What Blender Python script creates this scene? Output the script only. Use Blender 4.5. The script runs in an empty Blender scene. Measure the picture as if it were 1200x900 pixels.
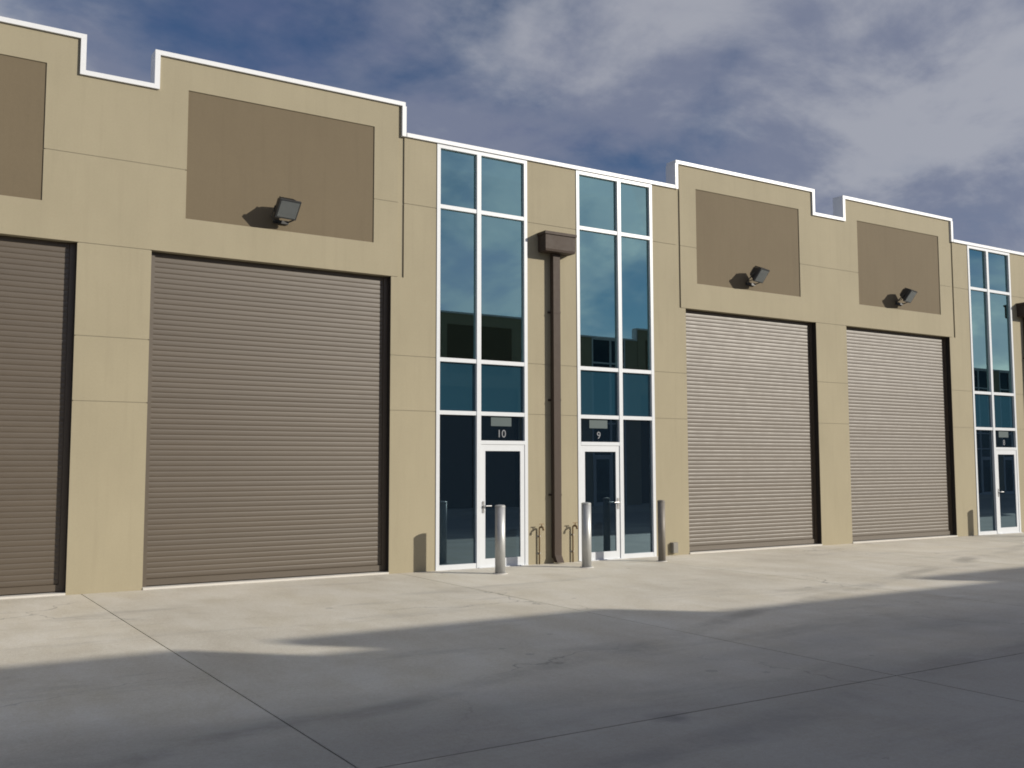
import bpy, bmesh, math, random
from mathutils import Vector, Matrix
random.seed(7)
S = bpy.context.scene
COL = S.collection

# ------------------------------------------------------------------ camera
EYE = Vector((0.0, -14.8685, 1.75))
YAW, PITCH, ROLL = 0.563984, 0.0810188, -0.0020258
fw = Vector((math.sin(YAW)*math.cos(PITCH), math.cos(YAW)*math.cos(PITCH), math.sin(PITCH)))
rt = Vector((math.cos(YAW), -math.sin(YAW), 0)); up = rt.cross(fw)
r2 = rt*math.cos(ROLL)+up*math.sin(ROLL); u2 = -rt*math.sin(ROLL)+up*math.cos(ROLL)
cd = bpy.data.cameras.new('camera'); cam = bpy.data.objects.new('camera', cd); COL.objects.link(cam)
cd.sensor_width = 36; cd.lens = 36*1170/1200; cd.clip_start = .05; cd.clip_end = 3000
m = Matrix((r2, u2, -fw)).transposed().to_4x4(); m.translation = EYE
cam.matrix_world = m
S.camera = cam

# ------------------------------------------------------------------ sky, sun, exposure
SUN = Vector((1.02, -1.0, 0.538)).normalized()            # towards the sun
EL = math.asin(SUN.z); AZ = math.atan2(SUN.x, SUN.y)
W = bpy.data.worlds.new('World'); S.world = W; W.use_nodes = True
nt = W.node_tree; nt.nodes.clear()
def N(t, kind, **kw):
    n = t.nodes.new(kind)
    for k, v in kw.items(): setattr(n, k, v)
    return n
def math_n(t, op, a, b=None, clamp=False):
    n = N(t, 'ShaderNodeMath', operation=op, use_clamp=clamp)
    for i, v in enumerate((a, b)):
        if v is None: continue
        if isinstance(v, (int, float)): n.inputs[i].default_value = v
        else: t.links.new(v, n.inputs[i])
    return n.outputs[0]
def ramp(t, fac, stops, interp='LINEAR'):
    n = N(t, 'ShaderNodeValToRGB'); n.color_ramp.interpolation = interp
    e = n.color_ramp.elements
    while len(e) < len(stops): e.new(.5)
    for k, (p, c) in zip(e, stops):
        k.position = p; k.color = (*c, 1) if len(c) == 3 else c
    t.links.new(fac, n.inputs[0]); return n.outputs[0]
def mixc(t, fac, a, b, blend='MIX'):
    n = N(t, 'ShaderNodeMix', data_type='RGBA', blend_type=blend)
    for i, v in ((0, fac), (6, a), (7, b)):
        if isinstance(v, (int, float)): n.inputs[i].default_value = v
        elif isinstance(v, tuple): n.inputs[i].default_value = (*v, 1)
        else: t.links.new(v, n.inputs[i])
    return n.outputs[2]
sky = N(nt, 'ShaderNodeTexSky', sky_type='NISHITA', sun_disc=False, sun_elevation=EL, sun_rotation=AZ,
        air_density=1.0, dust_density=.15, ozone_density=7.0)
tc = N(nt, 'ShaderNodeTexCoord')
sep = N(nt, 'ShaderNodeSeparateXYZ'); nt.links.new(tc.outputs['Generated'], sep.inputs[0])
zz = math_n(nt, 'ADD', math_n(nt, 'MAXIMUM', sep.outputs[2], 0.0), .34)
cmb = N(nt, 'ShaderNodeCombineXYZ')
nt.links.new(math_n(nt, 'DIVIDE', sep.outputs[0], zz), cmb.inputs[0])
nt.links.new(math_n(nt, 'DIVIDE', sep.outputs[1], zz), cmb.inputs[1])
def wnoise(scale, detail, rough, off, dist=0.0):
    mp = N(nt, 'ShaderNodeMapping'); nt.links.new(cmb.outputs[0], mp.inputs[0]); mp.inputs['Location'].default_value = off
    n = N(nt, 'ShaderNodeTexNoise'); n.inputs['Scale'].default_value = scale; n.inputs['Detail'].default_value = detail
    n.inputs['Roughness'].default_value = rough; n.inputs['Distortion'].default_value = dist
    nt.links.new(mp.outputs[0], n.inputs[0]); return n.outputs[0]
CX, CY = 29.98, 14.30
cover = ramp(nt, wnoise(1.9, 8, .55, (CX, CY, .3), .25), [(.345, (0, 0, 0)), (.53, (1, 1, 1))], 'EASE')
shade = ramp(nt, wnoise(3.0, 9, .57, (7.3+CX, CY-16.3, 1.1), .25), [(.30, (2.2, 2.65, 4.6)), (.47, (3.5, 3.9, 5.4)), (.66, (6.8, 7.0, 7.9))], 'EASE')
# clouds scatter more light forward, on the sun's side of the sky
vn = N(nt, 'ShaderNodeVectorMath', operation='DOT_PRODUCT'); nt.links.new(tc.outputs['Generated'], vn.inputs[0]); vn.inputs[1].default_value = SUN
glow = math_n(nt, 'ADD', math_n(nt, 'MULTIPLY', math_n(nt, 'POWER', math_n(nt, 'MAXIMUM', vn.outputs['Value'], 0.0), 4.0), 2.3), .95)
# (white on that side, blue-grey on the other)
gw = mixc(nt, math_n(nt, 'POWER', math_n(nt, 'MAXIMUM', vn.outputs['Value'], 0.0), 3.0), (1.0, 1.0, 1.0), (1.14, 1.06, .89))
gm = N(nt, 'ShaderNodeVectorMath', operation='MULTIPLY'); nt.links.new(shade, gm.inputs[0]); nt.links.new(gw, gm.inputs[1])
gl = N(nt, 'ShaderNodeVectorMath', operation='SCALE'); nt.links.new(gm.outputs[0], gl.inputs[0]); nt.links.new(glow, gl.inputs['Scale'])
skyc = mixc(nt, math_n(nt, 'MULTIPLY', cover, .88), sky.outputs[0], gl.outputs[0])
bg = N(nt, 'ShaderNodeBackground'); bg.inputs[1].default_value = .064
nt.links.new(skyc, bg.inputs[0])
wo = N(nt, 'ShaderNodeOutputWorld'); nt.links.new(bg.outputs[0], wo.inputs[0])

ld = bpy.data.lights.new('sun', 'SUN'); ld.energy = 5.0; ld.angle = math.radians(.53); ld.color = (1.0, .93, .81)
sun = bpy.data.objects.new('sun', ld); COL.objects.link(sun)
sun.rotation_euler = SUN.to_track_quat('Z', 'Y').to_euler(); sun.location = SUN*60
S.view_settings.view_transform = 'Standard'; S.view_settings.look = 'None'
S.view_settings.exposure = -0.08; S.view_settings.gamma = 1.0
S.render.engine = 'CYCLES'
S.cycles.use_denoising = True
S.cycles.max_bounces = 8; S.cycles.transparent_max_bounces = 12
S.cycles.filter_width = 1.8
S.cycles.blur_glossy = .165
S.cycles.sample_clamp_indirect = 30

# ------------------------------------------------------------------ materials
def mat(name):
    M = bpy.data.materials.new(name); M.use_nodes = True; t = M.node_tree
    b = t.nodes['Principled BSDF']; return M, t, b
def noise(t, vec, scale, detail=4, rough=.5, dist=0.0):
    n = N(t, 'ShaderNodeTexNoise'); n.inputs['Scale'].default_value = scale; n.inputs['Detail'].default_value = detail
    n.inputs['Roughness'].default_value = rough; n.inputs['Distortion'].default_value = dist
    t.links.new(vec, n.inputs['Vector']); return n.outputs[0]
def wpos(t, scale=(1, 1, 1), loc=(0, 0, 0)):
    g = N(t, 'ShaderNodeNewGeometry'); mp = N(t, 'ShaderNodeMapping'); t.links.new(g.outputs['Position'], mp.inputs[0])
    mp.inputs['Scale'].default_value = scale; mp.inputs['Location'].default_value = loc
    return mp.outputs[0]
def bump(t, b, h, dist, strength=1.0):
    n = N(t, 'ShaderNodeBump'); n.inputs['Distance'].default_value = dist; n.inputs['Strength'].default_value = strength
    t.links.new(h, n.inputs['Height']); t.links.new(n.outputs[0], b.inputs['Normal'])

def painted_wall(name, base, dark, grain=.0025):
    M, t, b = mat(name)
    lo = noise(t, wpos(t, (1, 1, .55)), 1.1, 6, .62)
    fi = noise(t, wpos(t), 38, 3, .6)
    streak = noise(t, wpos(t, (5.5, 5.5, .35)), 1.6, 4, .6)
    c = mixc(t, ramp(t, lo, [(.3, (0, 0, 0)), (.72, (1, 1, 1))]), dark, base)
    c = mixc(t, .16, c, ramp(t, fi, [(.3, (.45, .45, .45)), (.7, (.62, .62, .62))]), 'OVERLAY')
    c = mixc(t, math_n(t, 'MULTIPLY', ramp(t, streak, [(.52, (0, 0, 0)), (.74, (1, 1, 1))]), .16), c, tuple(v*.62 for v in base))
    t.links.new(c, b.inputs['Base Color']); b.inputs['Roughness'].default_value = .82
    b.inputs['Specular IOR Level'].default_value = .3
    bump(t, b, noise(t, wpos(t), 90, 4, .6), grain, .8)
    return M
M_WALL = painted_wall('cream_painted_concrete', (.340, .300, .208), (.305, .269, .186))
M_SIGN = painted_wall('taupe_painted_concrete', (.158, .126, .080), (.145, .115, .073))
M_CORE, t, b = mat('joint_sealant'); b.inputs['Base Color'].default_value = (.285, .255, .185, 1); b.inputs['Roughness'].default_value = .9

def metal_paint(name, col, rough, spec=.5, metallic=0.0, var=.12, scale=6.0):
    M, t, b = mat(name)
    n = noise(t, wpos(t), scale, 5, .6)
    c = mixc(t, n, tuple(v*(1-var) for v in col), tuple(min(1, v*(1+var)) for v in col))
    t.links.new(c, b.inputs['Base Color']); b.inputs['Metallic'].default_value = metallic
    t.links.new(math_n(t, 'ADD', math_n(t, 'MULTIPLY', noise(t, wpos(t), scale*3, 3), .16), rough-.08), b.inputs['Roughness'])
    b.inputs['Specular IOR Level'].default_value = spec
    return M
M_TRIM = metal_paint('white_flashing', (.70, .715, .73), .42, var=.03)
M_FRAME = metal_paint('white_powder_coat', (.60, .625, .655), .36, var=.03)
M_DARK = metal_paint('dark_brown_shade', (.030, .026, .022), .5, var=.2)
M_PIPE = metal_paint('brown_downpipe', (.060, .043, .033), .62, spec=.25, var=.1)
M_GALV = metal_paint('galvanised_steel', (.46, .47, .47), .5, metallic=.55, var=.16, scale=14)
M_DULLSTEEL = metal_paint('weathered_steel', (.20, .185, .165), .6, metallic=.3, var=.2, scale=14)
M_COPPER = metal_paint('weathered_brass', (.20, .135, .07), .45, metallic=.4, var=.2, scale=20)
M_BLACK = metal_paint('black_casting', (.028, .030, .033), .45, var=.2)
M_GREYBOX = metal_paint('grey_plastic', (.20, .19, .17), .5, var=.1)
M_HANDLE = metal_paint('satin_steel', (.5, .5, .5), .3, metallic=.9, var=.05)
M_INT = metal_paint('interior_plaster', (.30, .30, .30), .8, var=.05, scale=1)
M_ROOF = metal_paint('roof_sheet', (.42, .43, .44), .5, var=.08, scale=1)

# roller shutter: painted steel slats
M_SLAT, t, b = mat('taupe_shutter_paint')
oi = N(t, 'ShaderNodeObjectInfo')
n1 = noise(t, wpos(t, (.5, 1, 3)), 2.2, 5, .6)
c = mixc(t, n1, (.062, .044, .026), (.080, .058, .035))
c = mixc(t, math_n(t, 'MULTIPLY', oi.outputs['Random'], .22), c, (.052, .038, .024))
t.links.new(c, b.inputs['Base Color']); b.inputs['Specular IOR Level'].default_value = .9
t.links.new(math_n(t, 'ADD', math_n(t, 'MULTIPLY', noise(t, wpos(t), 5, 4), .12), .46), b.inputs['Roughness'])

# reflective tinted glass
def glass(name, tint, refl_tint, base, opaque=None, body=None):
    M = bpy.data.materials.new(name); M.use_nodes = True; t = M.node_tree; t.nodes.clear()
    o = N(t, 'ShaderNodeOutputMaterial'); mx = N(t, 'ShaderNodeMixShader')
    g = N(t, 'ShaderNodeBsdfGlossy'); g.inputs['Color'].default_value = (*refl_tint, 1); g.inputs['Roughness'].default_value = .0
    # rolled glass is never quite flat
    bm_ = N(t, 'ShaderNodeBump'); bm_.inputs['Distance'].default_value = .0007; bm_.inputs['Strength'].default_value = .25
    t.links.new(noise(t, wpos(t), 1.3, 2, .4), bm_.inputs['Height']); t.links.new(bm_.outputs[0], g.inputs['Normal'])
    if opaque:
        d = N(t, 'ShaderNodeBsdfDiffuse'); d.inputs['Color'].default_value = (*opaque, 1)
    else:
        d = N(t, 'ShaderNodeBsdfTransparent'); d.inputs['Color'].default_value = (*tint, 1)
        if body:                                     # body-tinted glass
            e = N(t, 'ShaderNodeBsdfDiffuse'); e.inputs['Color'].default_value = (*body, 1)
            m2 = N(t, 'ShaderNodeMixShader'); m2.inputs[0].default_value = .6
            t.links.new(d.outputs[0], m2.inputs[1]); t.links.new(e.outputs[0], m2.inputs[2]); d = m2
    fr = N(t, 'ShaderNodeFresnel'); fr.inputs['IOR'].default_value = 1.5
    f = math_n(t, 'ADD', math_n(t, 'MULTIPLY', fr.outputs[0], 1-base), base, True)
    t.links.new(f, mx.inputs[0]); t.links.new(d.outputs[0], mx.inputs[1]); t.links.new(g.outputs[0], mx.inputs[2])
    t.links.new(mx.outputs[0], o.inputs[0]); return M
M_GLASS = glass('teal_tinted_glass', (.16, .24, .27), (.60, .95, .92), .34)
M_DOORGLASS = glass('navy_door_glass', (.14, .19, .25), (.62, .86, 1.0), .13, None, (.008, .016, .027))
M_SPAN = glass('spandrel_glass', None, (.62, .90, .96), .10, (.014, .048, .075))
M_DULL = glass('dull_dark_glass', None, (.6, .8, .9), .02, (.012, .016, .020))
M_LENS = glass('lamp_lens', None, (.9, .95, 1.0), .12, (.05, .06, .065))
M_DECAL, t, b = mat('pale_film'); b.inputs['Base Color'].default_value = (.028, .055, .060, 1); b.inputs['Roughness'].default_value = .5
M_NUM, t, b = mat('white_vinyl'); b.inputs['Base Color'].default_value = (.17, .18, .20, 1); b.inputs['Roughness'].default_value = .5

# concrete paving
M_CONC, t, b = mat('broomed_concrete')
oi = N(t, 'ShaderNodeObjectInfo')
big = noise(t, wpos(t), .33, 6, .6, .4)
mid = noise(t, wpos(t, (1.0, .45, 1)), 1.6, 7, .65)
fin = noise(t, wpos(t), 24, 5, .65)
grit = noise(t, wpos(t), 140, 2, .5)
c = mixc(t, ramp(t, big, [(.3, (0, 0, 0)), (.7, (1, 1, 1))]), (.56, .520, .438), (.69, .645, .548))
c = mixc(t, .5, c, ramp(t, mid, [(.28, (.33, .33, .33)), (.72, (.68, .68, .68))]), 'OVERLAY')
c = mixc(t, .42, c, ramp(t, fin, [(.3, (.36, .36, .36)), (.7, (.64, .64, .64))]), 'OVERLAY')
c = mixc(t, .30, c, ramp(t, noise(t, wpos(t), 70, 3, .7), [(.36, (.30, .30, .30)), (.64, (.66, .66, .66))]), 'OVERLAY')
c = mixc(t, math_n(t, 'MULTIPLY', ramp(t, noise(t, wpos(t, (1, 1, 1), (4, 9, 0)), .9, 5, .7, .6), [(.56, (0, 0, 0)), (.72, (1, 1, 1))]), .28), c, (.42, .37, .27))
c = mixc(t, math_n(t, 'MULTIPLY', ramp(t, noise(t, wpos(t, (.35, 1.5, 1), (1, 3, 0)), .8, 6, .7, .3), [(.55, (0, 0, 0)), (.75, (1, 1, 1))]), .42), c, (.20, .195, .185))
c = mixc(t, math_n(t, 'MULTIPLY', oi.outputs['Random'], .18), c, (.28, .275, .26))
def line_mask(p0, p1, w, soft):
    """worn rubber track between two ground points, as a distance to the line"""
    d = Vector((p1[0]-p0[0], p1[1]-p0[1])); L = d.length; d /= L
    g = N(t, 'ShaderNodeNewGeometry')
    mp = N(t, 'ShaderNodeVectorMath', operation='SUBTRACT'); t.links.new(g.outputs['Position'], mp.inputs[0]); mp.inputs[1].default_value = (*p0, 0)
    a = N(t, 'ShaderNodeVectorMath', operation='DOT_PRODUCT'); t.links.new(mp.outputs[0], a.inputs[0]); a.inputs[1].default_value = (-d.y, d.x, 0)
    wob = math_n(t, 'MULTIPLY', math_n(t, 'SUBTRACT', noise(t, wpos(t), .35, 2), .5), 1.1)
    dist = math_n(t, 'ABSOLUTE', math_n(t, 'ADD', a.outputs['Value'], wob))
    return math_n(t, 'SUBTRACT', 1.0, math_n(t, 'SMOOTHSTEP' if False else 'DIVIDE', math_n(t, 'SUBTRACT', dist, w), soft), True)
tracks = None
for p0, p1, w in (((3, -10.4), (14, -8.3), .10), ((3, -11.9), (14, -9.8), .09), ((0, -9.0), (9, -6.2), .07)):
    k = line_mask(p0, p1, w, .16)
    k = math_n(t, 'MINIMUM', math_n(t, 'MAXIMUM', k, 0.0), 1.0)
    tracks = k if tracks is None else math_n(t, 'MAXIMUM', tracks, k)
patchy = ramp(t, noise(t, wpos(t, (.6, .6, 1)), 1.1, 5, .7), [(.42, (0, 0, 0)), (.62, (1, 1, 1))])
c = mixc(t, math_n(t, 'MULTIPLY', math_n(t, 'MULTIPLY', tracks, patchy), .38), c, (.10, .098, .095))
# one oil spot
g = N(t, 'ShaderNodeNewGeometry'); dv = N(t, 'ShaderNodeVectorMath', operation='DISTANCE'); t.links.new(g.outputs['Position'], dv.inputs[0]); dv.inputs[1].default_value = (4.72, -9.45, 0)
spot = ramp(t, math_n(t, 'ADD', dv.outputs['Value'], math_n(t, 'MULTIPLY', noise(t, wpos(t), 9, 4), .25)), [(.14, (1, 1, 1)), (.34, (0, 0, 0))])
c = mixc(t, math_n(t, 'MULTIPLY', spot, .6), c, (.07, .068, .065))
cw = N(t, 'ShaderNodeVectorMath', operation='ADD'); t.links.new(wpos(t), cw.inputs[0])
nz = N(t, 'ShaderNodeTexNoise'); nz.inputs['Scale'].default_value = 1.7; nz.inputs['Detail'].default_value = 5; t.links.new(wpos(t), nz.inputs['Vector'])
nzs = N(t, 'ShaderNodeVectorMath', operation='SCALE'); t.links.new(nz.outputs['Color'], nzs.inputs[0]); nzs.inputs['Scale'].default_value = .9; t.links.new(nzs.outputs[0], cw.inputs[1])
vo = N(t, 'ShaderNodeTexVoronoi', feature='DISTANCE_TO_EDGE'); vo.inputs['Scale'].default_value = .21; t.links.new(cw.outputs[0], vo.inputs['Vector'])
crack = ramp(t, vo.outputs['Distance'], [(.0, (1, 1, 1)), (.0035, (0, 0, 0))])
crack = math_n(t, 'MULTIPLY', crack, ramp(t, noise(t, wpos(t, (1, 1, 1), (5, 2, 0)), .25, 2), [(.50, (0, 0, 0)), (.60, (1, 1, 1))]))
c = mixc(t, math_n(t, 'MULTIPLY', crack, .55), c, (.12, .115, .105))
vd = N(t, 'ShaderNodeTexVoronoi', feature='F1'); vd.inputs['Scale'].default_value = 2.3; t.links.new(wpos(t), vd.inputs['Vector'])
vr = N(t, 'ShaderNodeSeparateColor'); t.links.new(vd.outputs['Color'], vr.inputs[0])
drip = math_n(t, 'MULTIPLY', math_n(t, 'LESS_THAN', math_n(t, 'ADD', vd.outputs['Distance'], math_n(t, 'MULTIPLY', noise(t, wpos(t), 30, 3), .12)), math_n(t, 'MULTIPLY', vr.outputs[0], .19)), math_n(t, 'GREATER_THAN', vr.outputs[1], .55))
c = mixc(t, math_n(t, 'MULTIPLY', drip, .32), c, (.13, .125, .115))
# grime-toned band along mid-yard that paints deeper shade into the concrete colour
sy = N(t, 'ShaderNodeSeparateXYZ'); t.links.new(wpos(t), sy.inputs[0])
shade_band = math_n(t, 'ADD', math_n(t, 'ABSOLUTE', math_n(t, 'ADD', sy.outputs[1], 11.6)), math_n(t, 'MULTIPLY', math_n(t, 'SUBTRACT', noise(t, wpos(t, (.4, 1, 1)), .6, 4, .6), .5), 4.5))
c = mixc(t, math_n(t, 'MULTIPLY', ramp(t, math_n(t, 'DIVIDE', shade_band, 8.0), [(.22, (1, 1, 1)), (.66, (0, 0, 0))], 'EASE'), .58), c, (.150, .155, .165))
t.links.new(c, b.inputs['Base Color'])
t.links.new(math_n(t, 'ADD', math_n(t, 'MULTIPLY', mid, .25), .6), b.inputs['Roughness']); b.inputs['Specular IOR Level'].default_value = .35
bump(t, b, math_n(t, 'ADD', math_n(t, 'MULTIPLY', grit, .35), fin), .004, .7)
M_EARTH = metal_paint('dark_subbase', (.11, .105, .10), .9, spec=.2, var=.2, scale=.5)
M_JOINT = metal_paint('joint_filler', (.33, .31, .27), .9, spec=.2, var=.3, scale=2)
M_SILL = metal_paint('pale_threshold_concrete', (.56, .54, .50), .8, spec=.3, var=.08, scale=3)

# ------------------------------------------------------------------ mesh helpers
MIR = None                                  # when set to Y, everything is built mirrored about the yard's far side
def fy(y): return y if MIR is None else MIR - y
def tag(o, label, cat, group=None):
    o['label'] = label; o['category'] = cat
    if group: o['group'] = group
def empty(name, loc):
    o = bpy.data.objects.new(name, None); COL.objects.link(o); o.location = loc; o.empty_display_size = .2; return o
def world_loc(p):
    v = Vector((0, 0, 0))
    while p is not None: v += p.location; p = p.parent
    return v
def link(name, me, parent=None, loc=(0, 0, 0)):
    o = bpy.data.objects.new(name, me); COL.objects.link(o); o.parent = parent
    o.location = Vector(loc) - world_loc(parent); return o
def build(name, bm, material, parent=None, smooth=False, bevel=0):
    """bm is in world coordinates; the object's origin goes to the foot of its bounding box"""
    if bevel:
        bmesh.ops.bevel(bm, geom=[e for e in bm.edges if len(e.link_faces) == 2 and e.calc_face_angle(0) > .6], offset=bevel, segments=1, affect='EDGES')
    if MIR is not None:
        for v in bm.verts: v.co.y = MIR - v.co.y
    bmesh.ops.recalc_face_normals(bm, faces=bm.faces)
    xs = [v.co.x for v in bm.verts]; ys = [v.co.y for v in bm.verts]; zs = [v.co.z for v in bm.verts]
    c = Vector(((min(xs)+max(xs))/2, (min(ys)+max(ys))/2, min(zs)))
    for v in bm.verts: v.co -= c
    me = bpy.data.meshes.new(name); bm.to_mesh(me); bm.free(); me.materials.append(material)
    if smooth:
        for p in me.polygons: p.use_smooth = True
    return link(name, me, parent, c)
def box(bm, x0, x1, y0, y1, z0, z1):
    v = [bm.verts.new(p) for p in ((x0, y0, z0), (x1, y0, z0), (x1, y1, z0), (x0, y1, z0), (x0, y0, z1), (x1, y0, z1), (x1, y1, z1), (x0, y1, z1))]
    for f in ((0, 1, 2, 3), (4, 5, 6, 7), (0, 1, 5, 4), (1, 2, 6, 5), (2, 3, 7, 6), (3, 0, 4, 7)): bm.faces.new([v[i] for i in f])
    return v
def B(*boxes):
    bm = bmesh.new()
    for q in boxes: box(bm, *q)
    return bm
def cells(xb, zb, filled, y0, y1):
    """slab with openings: one closed mesh from a grid of filled cells"""
    bm = bmesh.new(); vs = {}
    def V(i, j, k):
        if (i, j, k) not in vs: vs[i, j, k] = bm.verts.new((xb[i], (y0, y1)[k], zb[j]))
        return vs[i, j, k]
    nx, nz = len(xb)-1, len(zb)-1
    F = lambda i, j: 0 <= i < nx and 0 <= j < nz and filled(.5*(xb[i]+xb[i+1]), .5*(zb[j]+zb[j+1]))
    for i in range(nx):
        for j in range(nz):
            if not F(i, j): continue
            for k in (0, 1): bm.faces.new([V(i, j, k), V(i+1, j, k), V(i+1, j+1, k), V(i, j+1, k)])
            if not F(i-1, j): bm.faces.new([V(i, j, 0), V(i, j+1, 0), V(i, j+1, 1), V(i, j, 1)])
            if not F(i+1, j): bm.faces.new([V(i+1, j, 0), V(i+1, j+1, 0), V(i+1, j+1, 1), V(i+1, j, 1)])
            if not F(i, j-1): bm.faces.new([V(i, j, 0), V(i+1, j, 0), V(i+1, j, 1), V(i, j, 1)])
            if not F(i, j+1): bm.faces.new([V(i, j+1, 0), V(i+1, j+1, 0), V(i+1, j+1, 1), V(i, j+1, 1)])
    return bm
def ring(bm, c, r, axis, n=20):
    a = Vector(axis).normalized(); x = a.orthogonal().normalized(); y = a.cross(x)
    return [bm.verts.new(Vector(c)+r*(math.cos(2*math.pi*i/n)*x+math.sin(2*math.pi*i/n)*y)) for i in range(n)]
def loft(bm, rings, cap=True):
    for a, b_ in zip(rings, rings[1:]):
        n = len(a)
        for i in range(n): bm.faces.new([a[i], a[(i+1) % n], b_[(i+1) % n], b_[i]])
    if cap: bm.faces.new(rings[0]); bm.faces.new(rings[-1])
def tube(bm, pts, r, n=10):
    rs = []
    for i, p in enumerate(pts):
        a = Vector(pts[min(i+1, len(pts)-1)])-Vector(pts[max(i-1, 0)])
        a.normalize(); ref = Vector((0, 1, 0)) if abs(a.y) < .9 else Vector((1, 0, 0))
        x = a.cross(ref).normalized(); y = a.cross(x)
        rs.append([bm.verts.new(Vector(p)+r*(math.cos(2*math.pi*k/n)*x+math.sin(2*math.pi*k/n)*y)) for k in range(n)])
    loft(bm, rs)

# ------------------------------------------------------------------ ground
YARD = -19.6
ground = build('ground', B((-400, 500, -450, 450, -.30, -.028)), M_EARTH); ground['kind'] = 'structure'
yard = build('pavement', B((-26.5, 60.3, YARD, 0.9, -.20, -.012)), M_JOINT); yard['kind'] = 'structure'
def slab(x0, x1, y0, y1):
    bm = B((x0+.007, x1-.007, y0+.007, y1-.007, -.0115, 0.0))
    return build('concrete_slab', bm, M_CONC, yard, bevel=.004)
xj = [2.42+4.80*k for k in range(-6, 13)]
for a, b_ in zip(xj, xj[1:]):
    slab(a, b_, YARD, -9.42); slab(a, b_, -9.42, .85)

# ------------------------------------------------------------------ the industrial units
T = 15.12; LOW, HIGH, HEAD = 7.34, 7.86, 4.87
J1, J2, J3 = 2.65, 3.56, 6.13               # horizontal joints, in line with the glazing's transoms
G = .006                                    # half a joint
TH = .22
rail_me = slat_me = None
PITCH_S = .0765
def slat_mesh(w):
    """one interlocking curved slat, w wide; z 0 at its lower edge, y 0 at its back"""
    prof = [(-.0072, .000), (-.0090, .003), (-.0102, .016), (-.0112, .038), (-.0102, .060), (-.0090, .0727), (-.0072, .0758)]
    bm = bmesh.new()
    L = [bm.verts.new((-w/2, y, z)) for y, z in prof]; R = [bm.verts.new((w/2, y, z)) for y, z in prof]
    for i in range(len(prof)-1):
        f = bm.faces.new([L[i], R[i], R[i+1], L[i+1]]); f.smooth = True
    strip = set(bm.faces)
    lb = [bm.verts.new((x, .004, z)) for x in (-w/2, w/2) for z in (0, PITCH_S)]
    bm.faces.new([lb[0], lb[2], lb[3], lb[1]])
    bm.faces.new([L[-1], R[-1], lb[3], lb[1]]); bm.faces.new([L[0], R[0], lb[2], lb[0]])
    bm.faces.new(L+[lb[1], lb[0]]); bm.faces.new(R+[lb[3], lb[2]])
    bmesh.ops.recalc_face_normals(bm, faces=bm.faces)
    for e_ in bm.edges:
        if sum(f in strip for f in e_.link_faces) < 2: e_.smooth = False
    me = bpy.data.meshes.new('slat'); bm.to_mesh(me); bm.free(); me.materials.append(M_SLAT); return me
DW = 3.82
SLAT = slat_mesh(DW-.14)
DD = .145                                   # how far the shutters stand back
def roller_door(root, x0, detail):
    x1 = x0+DW
    d = build('roller_door', B((x0+.066, x1-.066, DD-.03, DD+.012, .045, .135)), M_SLAT, root, bevel=.006)   # bottom rail
    if detail:
        n = int((HEAD+.1-.135)/PITCH_S)+1
        for k in range(n):
            o = link('slat', SLAT, d, ((x0+x1)/2, DD, .137+k*PITCH_S)); o.rotation_euler.x = random.uniform(-.012, .012)
    else:
        build('curtain', B((x0+.07, x1-.07, fy(DD) if False else DD, DD+.01, .137, HEAD+.08)), M_SLAT, d)
    for gx0, gx1 in ((x0+.004, x0+.075), (x1-.075, x1-.004)):
        build('guide', B((gx0, gx1, DD-.035, DD+.05, .002, HEAD-.004)), M_SLAT, d)
    build('head_box', B((x0+.004, x1-.004, DD+.012, DD+.25, HEAD-.05, HEAD+.12)), M_DARK, d)
    build('door_threshold', B((x0+.004, x1-.004, -.015, .30, .001, .030)), M_SILL, root, bevel=.006)
    # steel lined reveals, coloured dark to deepen the jamb shadow
    build('jamb_shade_lining', B((x1-.0035, x1-.0005, .012, TH, .043, HEAD-.002)), M_DARK, root)
    build('jamb_shade_lining', B((x0+.0005, x0+.0035, .012, TH, .043, HEAD-.002)), M_DARK, root)

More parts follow.
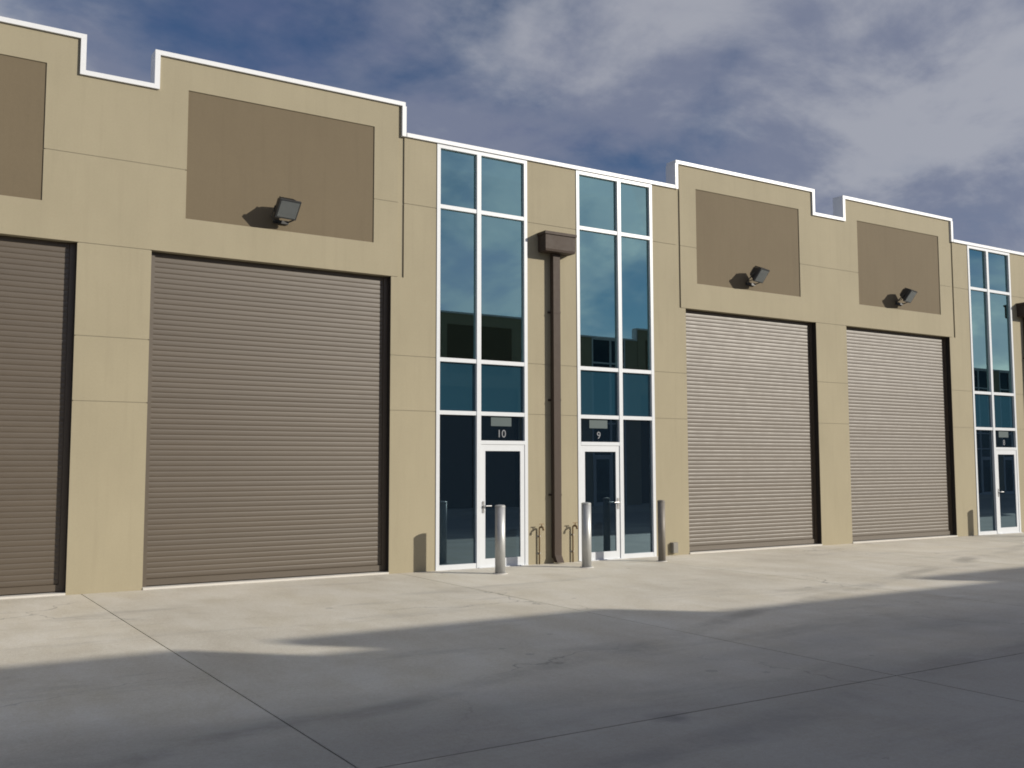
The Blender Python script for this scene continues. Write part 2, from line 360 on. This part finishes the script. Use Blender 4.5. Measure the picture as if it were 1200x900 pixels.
FW = .066                                   # frame member
def text_mesh(s, size, x, y, z):
    cu = bpy.data.curves.new('digits', 'FONT'); cu.body = s; cu.size = size; cu.align_x = 'CENTER'; cu.extrude = .0008
    o = bpy.data.objects.new('digits', cu); COL.objects.link(o)
    dg = bpy.context.evaluated_depsgraph_get(); me = bpy.data.meshes.new_from_object(o.evaluated_get(dg))
    bpy.data.objects.remove(o); bpy.data.curves.remove(cu)
    me.transform(Matrix.Rotation(math.pi/2, 4, 'X')); me.name = 'unit_number'; me.materials.clear(); me.materials.append(M_NUM); return me
def glazing(root, xl, xr, door_right, number, detail):
    """storey high aluminium shopfront; the entry door fills its door_right side"""
    T1, T2, T3, P = 6.18, 3.54, 2.64, 2.12
    z1 = LOW-.075
    fy0, fy1 = -.012, .10
    xm = xl+.83 if door_right else xr-.83
    fr = build('shopfront_frame', B((xl, xl+FW, fy0, fy1, .0, z1), (xr-FW, xr, fy0, fy1, .0, z1), (xl+FW, xr-FW, fy0, fy1, z1-FW, z1)), M_FRAME, root)
    mw = .042
    build('mullion', B((xm-mw, xm+mw, fy0-.006, fy1, 0, z1-FW)), M_FRAME, fr, bevel=.003)
    sides = ((xl+FW, xm-mw), (xm+mw, xr-FW))
    for z in (T1, T2, T3):
        for a, b_ in sides: build('transom', B((a, b_, fy0+.003, fy1, z-.034, z+.034)), M_FRAME, fr, bevel=.003)
    lite, door = sides if door_right else sides[::-1]
    build('sill_rail', B((lite[0], lite[1], fy0+.003, fy1, 0, .085)), M_FRAME, fr)
    def pane(a, b_, z0, z1_, M, nm='pane'):
        if MIR is not None: M = M_DULL
        build(nm, B((a-.008, b_+.008, .040, .052, z0-.008, z1_+.008)), M, fr)
    for a, b_ in sides:
        pane(a, b_, T1+.034, z1-FW, M_GLASS); pane(a, b_, T2+.034, T1-.034, M_GLASS)
        pane(a, b_, T3+.034, T2-.034, M_SPAN, 'spandrel_pane')
    pane(lite[0], lite[1], .085, T3-.034, M_DOORGLASS)
    a, b_ = door
    build('transom', B((a, b_, fy0-.003, fy1, P-.01, P+.055)), M_FRAME, fr, bevel=.003)
    pane(a, b_, P+.055, T3-.034, M_DOORGLASS)
    # the door leaf
    a += .006; b_ -= .006; st = .085
    leaf = build('entry_door', B((a, a+st, -.004, .046, .012, P-.014), (b_-st, b_, -.004, .046, .012, P-.014),
                                 (a+st, b_-st, -.004, .046, P-.125, P-.014), (a+st, b_-st, -.004, .046, .012, .15)), M_FRAME, root)
    build('door_glass', B((a+st-.006, b_-st+.006, .014, .024, .144, P-.119)), M_DOORGLASS if MIR is None else M_DULL, leaf)
    build('door_step', B((door[0]-.05, door[1]+.05, -.05, .10, .0005, .0115)), M_FRAME, root)
    if detail:
        hx = a+st*.5 if door_right else b_-st*.5
        bm = B((hx-.022, hx+.022, -.012, -.0045, .93, 1.13)); s = 1 if door_right else -1
        tube(bm, [(hx, -.0125, 1.05), (hx, -.055, 1.05), (hx+s*.02, -.065, 1.05), (hx+s*.13, -.065, 1.05)], .011, 8)
        build('door_handle', bm, M_HANDLE, leaf)
        cx = (door[0]+door[1])/2
        o = link('unit_number', text_mesh(number, .19, 0, 0, 0), fr, (cx-.005, .036, P+.115))
        build('window_film', B((cx-.22, cx+.20, .0365, .0385, T3-.21, T3-.045)), M_DECAL, fr)

def trim_run(root, x0, x1, z):
    build('parapet_trim', B((x0, x1, -.035, TH+.03, z-.068, z)), M_TRIM, root, bevel=.004)
def trim_step(root, x, z0, z1, side):
    """upright flashing on a step of the parapet; side -1: the wall lies to the right of it"""
    a, b_ = (x-.030, x+.045) if side < 0 else (x-.045, x+.030)
    build('parapet_trim', B((a, b_, -.035, TH+.03, z0, z1)), M_TRIM, root, bevel=.004)

def module_high(root, c, detail_l, detail_r):
    """a pair of shutters under one stepped parapet panel, centred on c"""
    # pillar between the two shutters
    for z0, z1 in ((0, J1-G), (J1+G, J2-G), (J2+G, HEAD-G)):
        build('wall_panel', B((c-.5, c+.5, 0, TH, z0, z1)), M_WALL, root, bevel=.004)
    for z in (J1, J2, HEAD): build('joint_backing', B((c-.485, c+.485, .007, TH-.02, z-.03, z+.03)), M_CORE, root)
    e = 4.44
    sg = ((c-4.0, c-.97), (c+.97, c+4.0)); sz = (5.40, 7.35)
    xb = sorted([c-e, c+e, c-.5, c+.5, *sg[0], *sg[1]])
    hole = lambda x, z: any(a < x < b_ for a, b_ in sg) and sz[0] < z < sz[1]
    build('wall_panel', cells(xb, [HEAD+G, sz[0], J3-G], lambda x, z: not hole(x, z), 0, TH), M_WALL, root)
    build('wall_panel', cells(xb, [J3+G, LOW-.03, sz[1], HIGH-.02], lambda x, z: not hole(x, z) and not (abs(x-c) < .5 and z > LOW-.03), 0, TH), M_WALL, root)
    for a, b_ in sg:
        build('sign_panel', B((a+.001, b_-.001, .014, TH-.01, sz[0]+.001, sz[1]-.001)), M_SIGN, root)
    for q in ((c-e+.01, c-4.0-.01, .006, TH-.02, J3-.05, J3+.05), (c-.95, c+.95, .006, TH-.02, J3-.05, J3+.05), (c+4.01, c+e-.01, .006, TH-.02, J3-.05, J3+.05)): build('joint_backing', B(q), M_CORE, root)
    # groove beside the pillars
    for s in (-1, 1):
        a, b_ = sorted((c+s*(e-.01), c+s*(4.56)))
        build('groove_backing', B((a, b_, .022, TH-.005, HEAD+.002, LOW-.07)), M_WALL, root)
    # flashing
    hx = 4.55
    trim_run(root, c-.50+.03, c+.50-.03, LOW)
    for s in (-1, 1):
        x0, x1 = sorted((c+s*.47, c+s*hx))
        trim_run(root, x0, x1, HIGH)
        trim_step(root, c+s*.5, LOW-.068, HIGH-.0685, -s)
        trim_step(root, c+s*(hx-.012), LOW-.068, HIGH-.0685, s)
        gx = sorted((c+s*(e-.002), c+s*(hx-.02)))
        build('wall_panel', B((gx[0], gx[1], .022, TH, LOW-.07, HIGH-.03)), M_WALL, root)
    roller_door(root, c-.5-DW, detail_l); roller_door(root, c+.5, detail_r)

def module_low(root, m_, nl, nr, dl, dr, downp=True):
    """two narrow glazed entries either side of a downpipe wall, centred on m_"""
    w = .55; gw = 1.84; e = 3.01
    for z0, z1 in ((0, J1-G), (J1+G, J2-G), (J2+G, J3-G), (J3+G, LOW-.06)):
        build('wall_panel', B((m_-w, m_+w, 0, TH, z0, z1)), M_WALL, root, bevel=.004)
    for z in (J1, J2, J3): build('joint_backing', B((m_-w+.01, m_+w-.01, .007, TH-.02, z-.03, z+.03)), M_CORE, root)
    for s in (-1, 1):
        a = m_+s*(w+gw); b_ = m_+s*(T/2-4.32); h = m_+s*(T/2-4.55)
        x0, x1 = sorted((a, b_))
        for z0, z1 in ((0, J1-G), (J1+G, J2-G)):
            build('wall_panel', B((x0, x1, 0, TH, z0, z1)), M_WALL, root, bevel=.004)
        xs = sorted((a, h, b_)); side = s
        build('wall_panel', cells(xs, [J2+G, HEAD, J3-G], lambda x, z: not (z > HEAD and (x-h)*s > 0), 0, TH), M_WALL, root)
        x0, x1 = sorted((a, h))
        build('wall_panel', B((x0, x1, 0, TH, J3+G, LOW-.06)), M_WALL, root, bevel=.004)
        q0, q1 = sorted((a, b_))
        for z in (J1, J2): build('joint_backing', B((q0+.01, q1-.01, .007, TH-.02, z-.03, z+.03)), M_CORE, root)
        build('joint_backing', B((x0+.01, x1-.01, .007, TH-.02, J3-.03, J3+.03)), M_CORE, root)
        g0, g1 = sorted((m_+s*w, a))
        glazing(root, g0, g1, s < 0, nl if s < 0 else nr, dl if s < 0 else dr)
        build('reveal_lining', B((x0+.02 if s > 0 else x1-.12, x0+.12 if s > 0 else x1-.02, TH+.001, TH+.05, .0, LOW-.1)), M_CORE, root)
    trim_run(root, m_-(T/2-4.55)+.034, m_+(T/2-4.55)-.034, LOW)

def shell(root, xa, xb_, depth):
    build('roof', B((xa+.3, xb_-.3, TH+.05, depth-.2, 6.75, 6.95)), M_ROOF, root)
    build('rear_wall', B((xa, xb_, depth-.2, depth, 0, 7.2)), M_WALL, root)
    for x in (xa, xb_-.2): build('end_wall', B((x, x+.2, TH+.002, depth-.202, 0, 7.2)), M_WALL, root)
    build('interior_wall', B((xa+.25, xb_-.25, 5.0, 5.15, .0, 6.74)), M_INT, root)
    build('interior_floor', B((xa+.25, xb_-.25, .92, 4.99, .001, .02)), M_INT, root)

C0 = 2.72
near = empty('warehouse_building', (C0+T/2, 0, 0))
tag(near, 'cream concrete warehouse row with roller shutters, tall glazed entries and stepped white-edged parapet', 'building')
module_high(near, C0, True, True)
module_low(near, C0+T/2, '10', '9', True, True)
module_high(near, C0+T, True, True)
module_low(near, C0+1.5*T, '8', '7', True, False)
module_low(near, C0-T/2, '12', '11', False, False)
module_high(near, C0+2*T, False, False)
shell(near, C0-T/2-3.0, C0+2*T+4.55, 16)

# the matching row that faces it across the yard: reflected in the glass, its shadow lies on the paving
MIR = YARD
far = empty('warehouse_building', (C0+T, YARD, 0))
tag(far, 'facing warehouse row mirrored in the glazing, throwing its stepped shadow across the yard', 'building')
for k in range(5):
    module_high(far, C0+k*T, False, False)
    if k < 4: module_low(far, C0+(k+.5)*T, '', '', False, False)
shell(far, C0-4.55, C0+4*T+4.55, 14)
MIR = None

# ------------------------------------------------------------------ downpipes with rain heads
def downpipe(x, label):
    r = empty('downpipe', (x, 0, 0)); tag(r, label, 'downpipe', 'downpipes between the glazed entries')
    bm = B((x-.075, x+.075, -.118, -.018, .10, 5.60)); build('pipe', bm, M_PIPE, r, bevel=.012)
    bm = bmesh.new()                                     # shoe kicked out at the foot
    v0 = [bm.verts.new(p) for p in ((x-.072, -.114, .16), (x+.072, -.114, .16), (x+.072, -.022, .16), (x-.072, -.022, .16))]
    v1 = [bm.verts.new(p) for p in ((x-.072, -.20, .02), (x+.072, -.20, .02), (x+.072, -.10, .02), (x-.072, -.10, .02))]
    loft(bm, [v0, v1]); build('shoe', bm, M_PIPE, r)
    bm = bmesh.new()
    def rect(hw, y0, z): return [bm.verts.new(p) for p in ((x-hw, y0, z), (x+hw, y0, z), (x+hw, -.003, z), (x-hw, -.003, z))]
    loft(bm, [rect(.32, -.24, 5.60), rect(.33, -.25, 5.64), rect(.33, -.25, 5.90), rect(.35, -.27, 5.905), rect(.35, -.27, 5.955)])
    build('rain_head', bm, M_PIPE, r)
    for z in (1.2, 2.9, 4.5):
        build('strap', B((x-.13, x+.13, -.017, -.001, z, z+.035), (x-.079, x+.079, -.122, -.1175, z, z+.035)), M_PIPE, r)
downpipe(C0+T/2+.02, 'brown downpipe with box rain head between the glazed entries numbered 10 and 9')
downpipe(C0+1.5*T+.02, 'brown downpipe with rain head beside the glazed entry numbered 8')

# ------------------------------------------------------------------ floodlights on the sign panels
def floodlight(x, z, label, yaw=0.0):
    r = empty('floodlight', (x, .014, z)); tag(r, label, 'floodlight', 'floodlights above the shutters')
    def P(name, bm, M, smooth=False, bevel=0):
        if bevel: bmesh.ops.bevel(bm, geom=bm.edges[:], offset=bevel, segments=2, affect='EDGES')
        return bm
    R = Matrix.Translation((x, -.25, z+.02)) @ Matrix.Rotation(yaw, 4, 'Z') @ Matrix.Rotation(math.radians(36), 4, 'X') @ Matrix.Scale(.86, 4)
    # housing: deep tapered casting, its face towards -y and down
    bm = bmesh.new()
    def rr(hw, hh, y): return [bm.verts.new(R @ Vector(p)) for p in ((-hw, y, -hh), (hw, y, -hh), (hw, y, hh), (-hw, y, hh))]
    loft(bm, [rr(.10, .075, .17), rr(.15, .11, .12), rr(.185, .155, -.04), rr(.205, .178, -.05), rr(.205, .178, -.10)])
    h = build('housing', bm, M_BLACK, r, bevel=.008)
    bm = bmesh.new(); loft(bm, [rr(.18, .152, -.1005), rr(.18, .152, -.106)]); build('lens', bm, M_LENS, h)
    bm = bmesh.new()
    for k in range(5):
        xx = -.12+.06*k
        pts = [R @ Vector((xx+dx, yy, zz_)) for dx in (-.006, .006) for yy, zz_ in ((.13, .112), (-.02, .158), (-.02, .175), (.13, .14))]
        v = [bm.verts.new(p) for p in pts]
        loft(bm, [v[:4], v[4:]])
    build('cooling_fins', bm, M_BLACK, h)
    bm = bmesh.new()                                    # U bracket
    for s in (-1, 1):
        q = [R @ Vector((s*.212, 0, 0)), Vector((x+s*.182, -.10, z-.12)), Vector((x+s*.10, -.02, z-.16))]
        tube(bm, q, .013, 6)
    box(bm, x-.12, x+.12, -.03, .0135, z-.185, z-.135)
    build('bracket', bm, M_BLACK, r)
    bm = bmesh.new(); tube(bm, [(x+.06, .012, z-.06), (x+.05, -.03, z-.06), (x+.04, -.08, z-.01), tuple(R @ Vector((.03, .165, -.02)))], .009, 6)
    build('cable', bm, M_BLACK, r)
floodlight(C0+2.42, 5.69, 'black floodlight on the sign panel above the shutter left of entry 10', math.radians(8))
floodlight(C0+T-2.50, 5.69, 'black floodlight on the sign panel above the shutter beside entry 9', math.radians(14))
floodlight(C0+T+2.40, 5.69, 'black floodlight over the shutter next to entry 8', math.radians(14))

# ------------------------------------------------------------------ bollards
def bollard(x, y, label, M_GALV=M_GALV, R=.083):
    r = empty('bollard', (x, y, 0)); tag(r, label, 'bollard', 'steel bollards guarding the entries')
    bm = bmesh.new()
    loft(bm, [ring(bm, (x, y, .0), R, (0, 0, 1), 28), ring(bm, (x, y, 1.075), R, (0, 0, 1), 28)])
    build('post', bm, M_GALV, r, smooth=False)
    for p in r.children[-1].data.polygons: p.use_smooth = len(p.vertices) == 4
    bm = bmesh.new(); loft(bm, [ring(bm, (x, y, 1.0755), R*1.03, (0, 0, 1), 28), ring(bm, (x, y, 1.092), R*1.03, (0, 0, 1), 28), ring(bm, (x, y, 1.104), R*.8, (0, 0, 1), 28), ring(bm, (x, y, 1.109), R*.3, (0, 0, 1), 28)])
    build('cap', bm, M_GALV, r)
    bm = bmesh.new(); loft(bm, [ring(bm, (x, y, .0), R*1.5, (0, 0, 1), 24), ring(bm, (x, y, .010), R*1.42, (0, 0, 1), 24)])
    build('collar', bm, M_SILL, r)
bollard(8.57, -.95, 'galvanised steel bollard standing before the door numbered 10')
bollard(10.33, -.92, 'galvanised steel bollard beside a brass tap, shielding door 9')
bollard(12.12, -.80, 'dull brown-grey weathered bollard at the shutter side of entry 9', M_DULLSTEEL, .068)
bollard(8.57+T, -.95, 'galvanised steel bollard in front of the glazed entry numbered 8')

# ------------------------------------------------------------------ hose taps and the small wall box
def hose_tap(x, label):
    r = empty('hose_tap', (x, 0, 0)); tag(r, label, 'tap', 'hose taps beside the downpipe')
    bm = bmesh.new(); tube(bm, [(x, -.035, .0), (x, -.035, .60), (x, -.04, .64), (x, -.06, .655), (x, -.085, .655)], .014, 8)
    build('riser', bm, M_COPPER, r, smooth=True)
    bm = bmesh.new(); tube(bm, [(x, -.075, .655), (x, -.13, .655), (x, -.155, .64), (x, -.165, .60)], .019, 8)
    body = build('tap_body', bm, M_COPPER, r, smooth=True)
    bm = bmesh.new(); tube(bm, [(x, -.11, .655), (x, -.11, .705)], .010, 8); box(bm, x-.045, x+.045, -.118, -.102, .703, .716)
    build('tap_handle', bm, M_COPPER, body)
    for z in (.18, .48): build('pipe_clip', B((x-.035, x+.035, -.020, -.0005, z, z+.025)), M_GALV, r)
hose_tap(9.95, 'brass hose tap on a wall riser next to door 10')
hose_tap(10.68, 'tap riser on the wall between downpipe and door 9')
r = empty('junction_box', (13.10, 0, 0)); tag(r, 'small grey wall box low on the pillar right of entry 9', 'wall box')
bx_ = build('box_body', B((13.03, 13.16, -.075, -.0005, .05, .25)), M_GREYBOX, r, bevel=.008)
build('box_lid', B((13.04, 13.15, -.083, -.0755, .06, .24)), M_GREYBOX, bx_)
